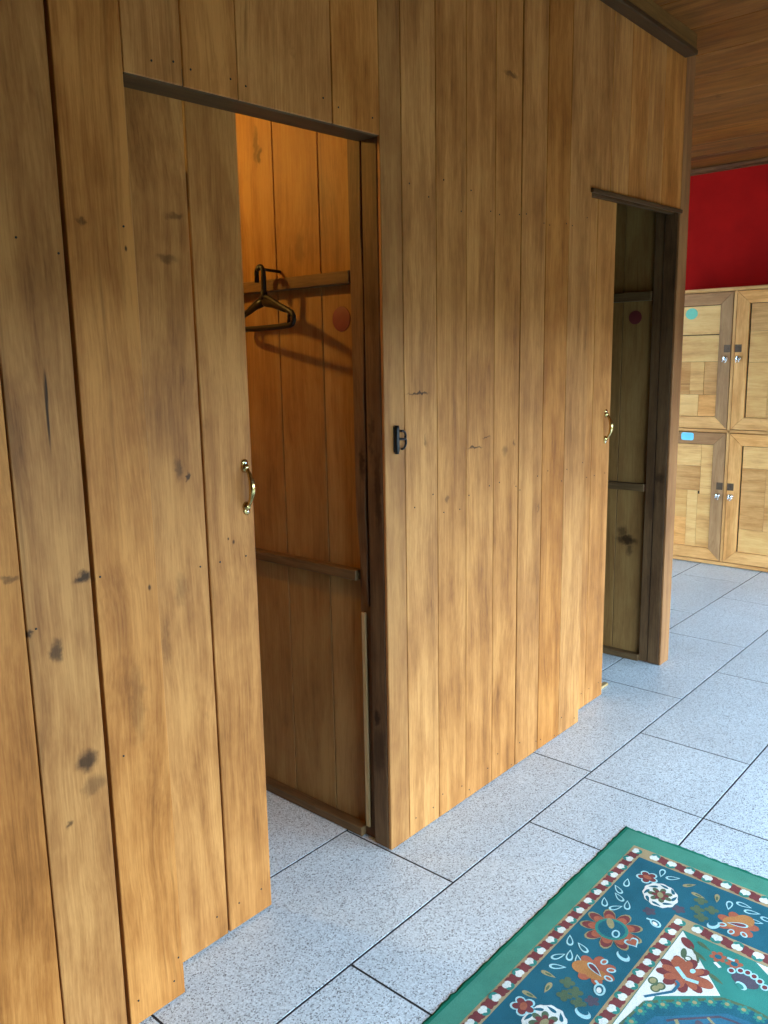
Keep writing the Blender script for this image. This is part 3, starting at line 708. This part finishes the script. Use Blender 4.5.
# dark central lozenge with a border of rosettes
oct_ = [(.640, .330), (.515, .465), (.505, .52), (.515, .60), (.90, .60), (.90, .325), (.72, .318)]
fan((.75, .52), oct_, 'navy', 9)
strip([(.63, .334), (.51, .463), (.50, .52), (.51, .60)], .008, 'olive', 10); strip([(.63, .334), (.72, .322), (.90, .329)], .006, 'olive', 10)
inn = [(.655, .368), (.548, .483), (.540, .525), (.548, .60), (.90, .60), (.90, .352), (.75, .346)]
fan((.75, .52), inn, 'blue', 10)
for c in ((.632, .347), (.611, .368), (.586, .393), (.561, .419), (.537, .445), (.521, .475), (.514, .508), (.516, .541), (.520, .575), (.66, .338), (.70, .336), (.74, .335), (.78, .335), (.82, .337), (.86, .338)):
    flower(c, .008, .014, 6, 'field', 12); rpoly(ell(c, .005, .005), 'beige', 13)
strip([(.650, .392), (.634, .406), (.567, .475), (.560, .505), (.563, .60)], .006, 'dusk', 12)
strip([(.634, .406), (.655, .425)], .008, 'beige', 12); strip([(.585, .456), (.605, .49)], .006, 'beige', 12)
flower((.635, .47), .022, .040, 8, 'dusk', 12); flower((.635, .47), .012, .024, 7, 'maroon', 13)
SYM[0] = False
rpoly(ell((.90, .60), .20, .13, 0, 32), 'navy', 12, False); fan((.90, .60), ell((.90, .60), .14, .09, 0, 40, .06, 12), 'maroon', 14)
flower((.90, .60), .04, .075, 10, 'rust', 15); rpoly(ell((.90, .60), .03, .03), 'beige', 16, False)
SYM[0] = True
# pile body under the drawn surface, with a slightly uneven selvedge
def side(pa, pb, n=110):
    return [(pa[0] + (pb[0] - pa[0]) * i / n, pa[1] + (pb[1] - pa[1]) * i / n) for i in range(n)]
ring = side((0, 0), (RU, 0)) + side((RU, 0), (RU, RV)) + side((RU, RV), (0, RV)) + side((0, RV), (0, 0))
rr = [(u + random.uniform(-.0028, .0028), v + random.uniform(-.0028, .0028)) for u, v in ring]
top = [rbm.verts.new((RX - u, RY - v, ZR)) for u, v in ring]
def outw(p, k):
    u, v = p; return (RX - (RU / 2 + (u - RU / 2) * (1 + k / (RU / 2))), RY - (RV / 2 + (v - RV / 2) * (1 + k / (RV / 2))))
mid = [rbm.verts.new((*outw(p, .003), .0026)) for p in rr]
bot = [rbm.verts.new((*outw(p, .007), .0006)) for p in rr]
n = len(ring)
for i in range(n):
    j = (i + 1) % n
    for A, B in ((top, mid), (mid, bot)):
        f = rbm.faces.new((A[j], A[i], B[i], B[j])); f.material_index = RI['edge']
f = rbm.faces.new(bot); f.material_index = RI['edge']
me = bpy.data.meshes.new('rug'); rbm.to_mesh(me); rbm.free()
for m in RM: me.materials.append(m)
rug = bpy.data.objects.new('rug', me); col.objects.link(rug)
tag(rug, 'green patterned rug with floral border lying on the tiles', 'rug')

# ------------------------------------------------------------------ light
w = bpy.data.worlds.new('world'); sc.world = w; w.use_nodes = True
bg = w.node_tree.nodes['Background']; bg.inputs[0].default_value = (.56, .82, 1.06, 1); bg.inputs[1].default_value = 19.5
for a, b in bays:
    l = bpy.data.lights.new('daylight_portal', 'AREA'); l.shape = 'RECTANGLE'; l.size = b - a; l.size_y = WT
    l.cycles.is_portal = True
    o = bpy.data.objects.new('daylight_portal', l); col.objects.link(o)
    o.matrix_world = Matrix(((1, 0, 0, (a + b) / 2), (0, 0, -1, YR - .10), (0, 1, 0, WT / 2), (0, 0, 0, 1)))
vs = sc.view_settings; vs.view_transform = 'Standard'; vs.look = 'None'; vs.gamma = 1; vs.exposure = 0; vs.use_curve_mapping = False
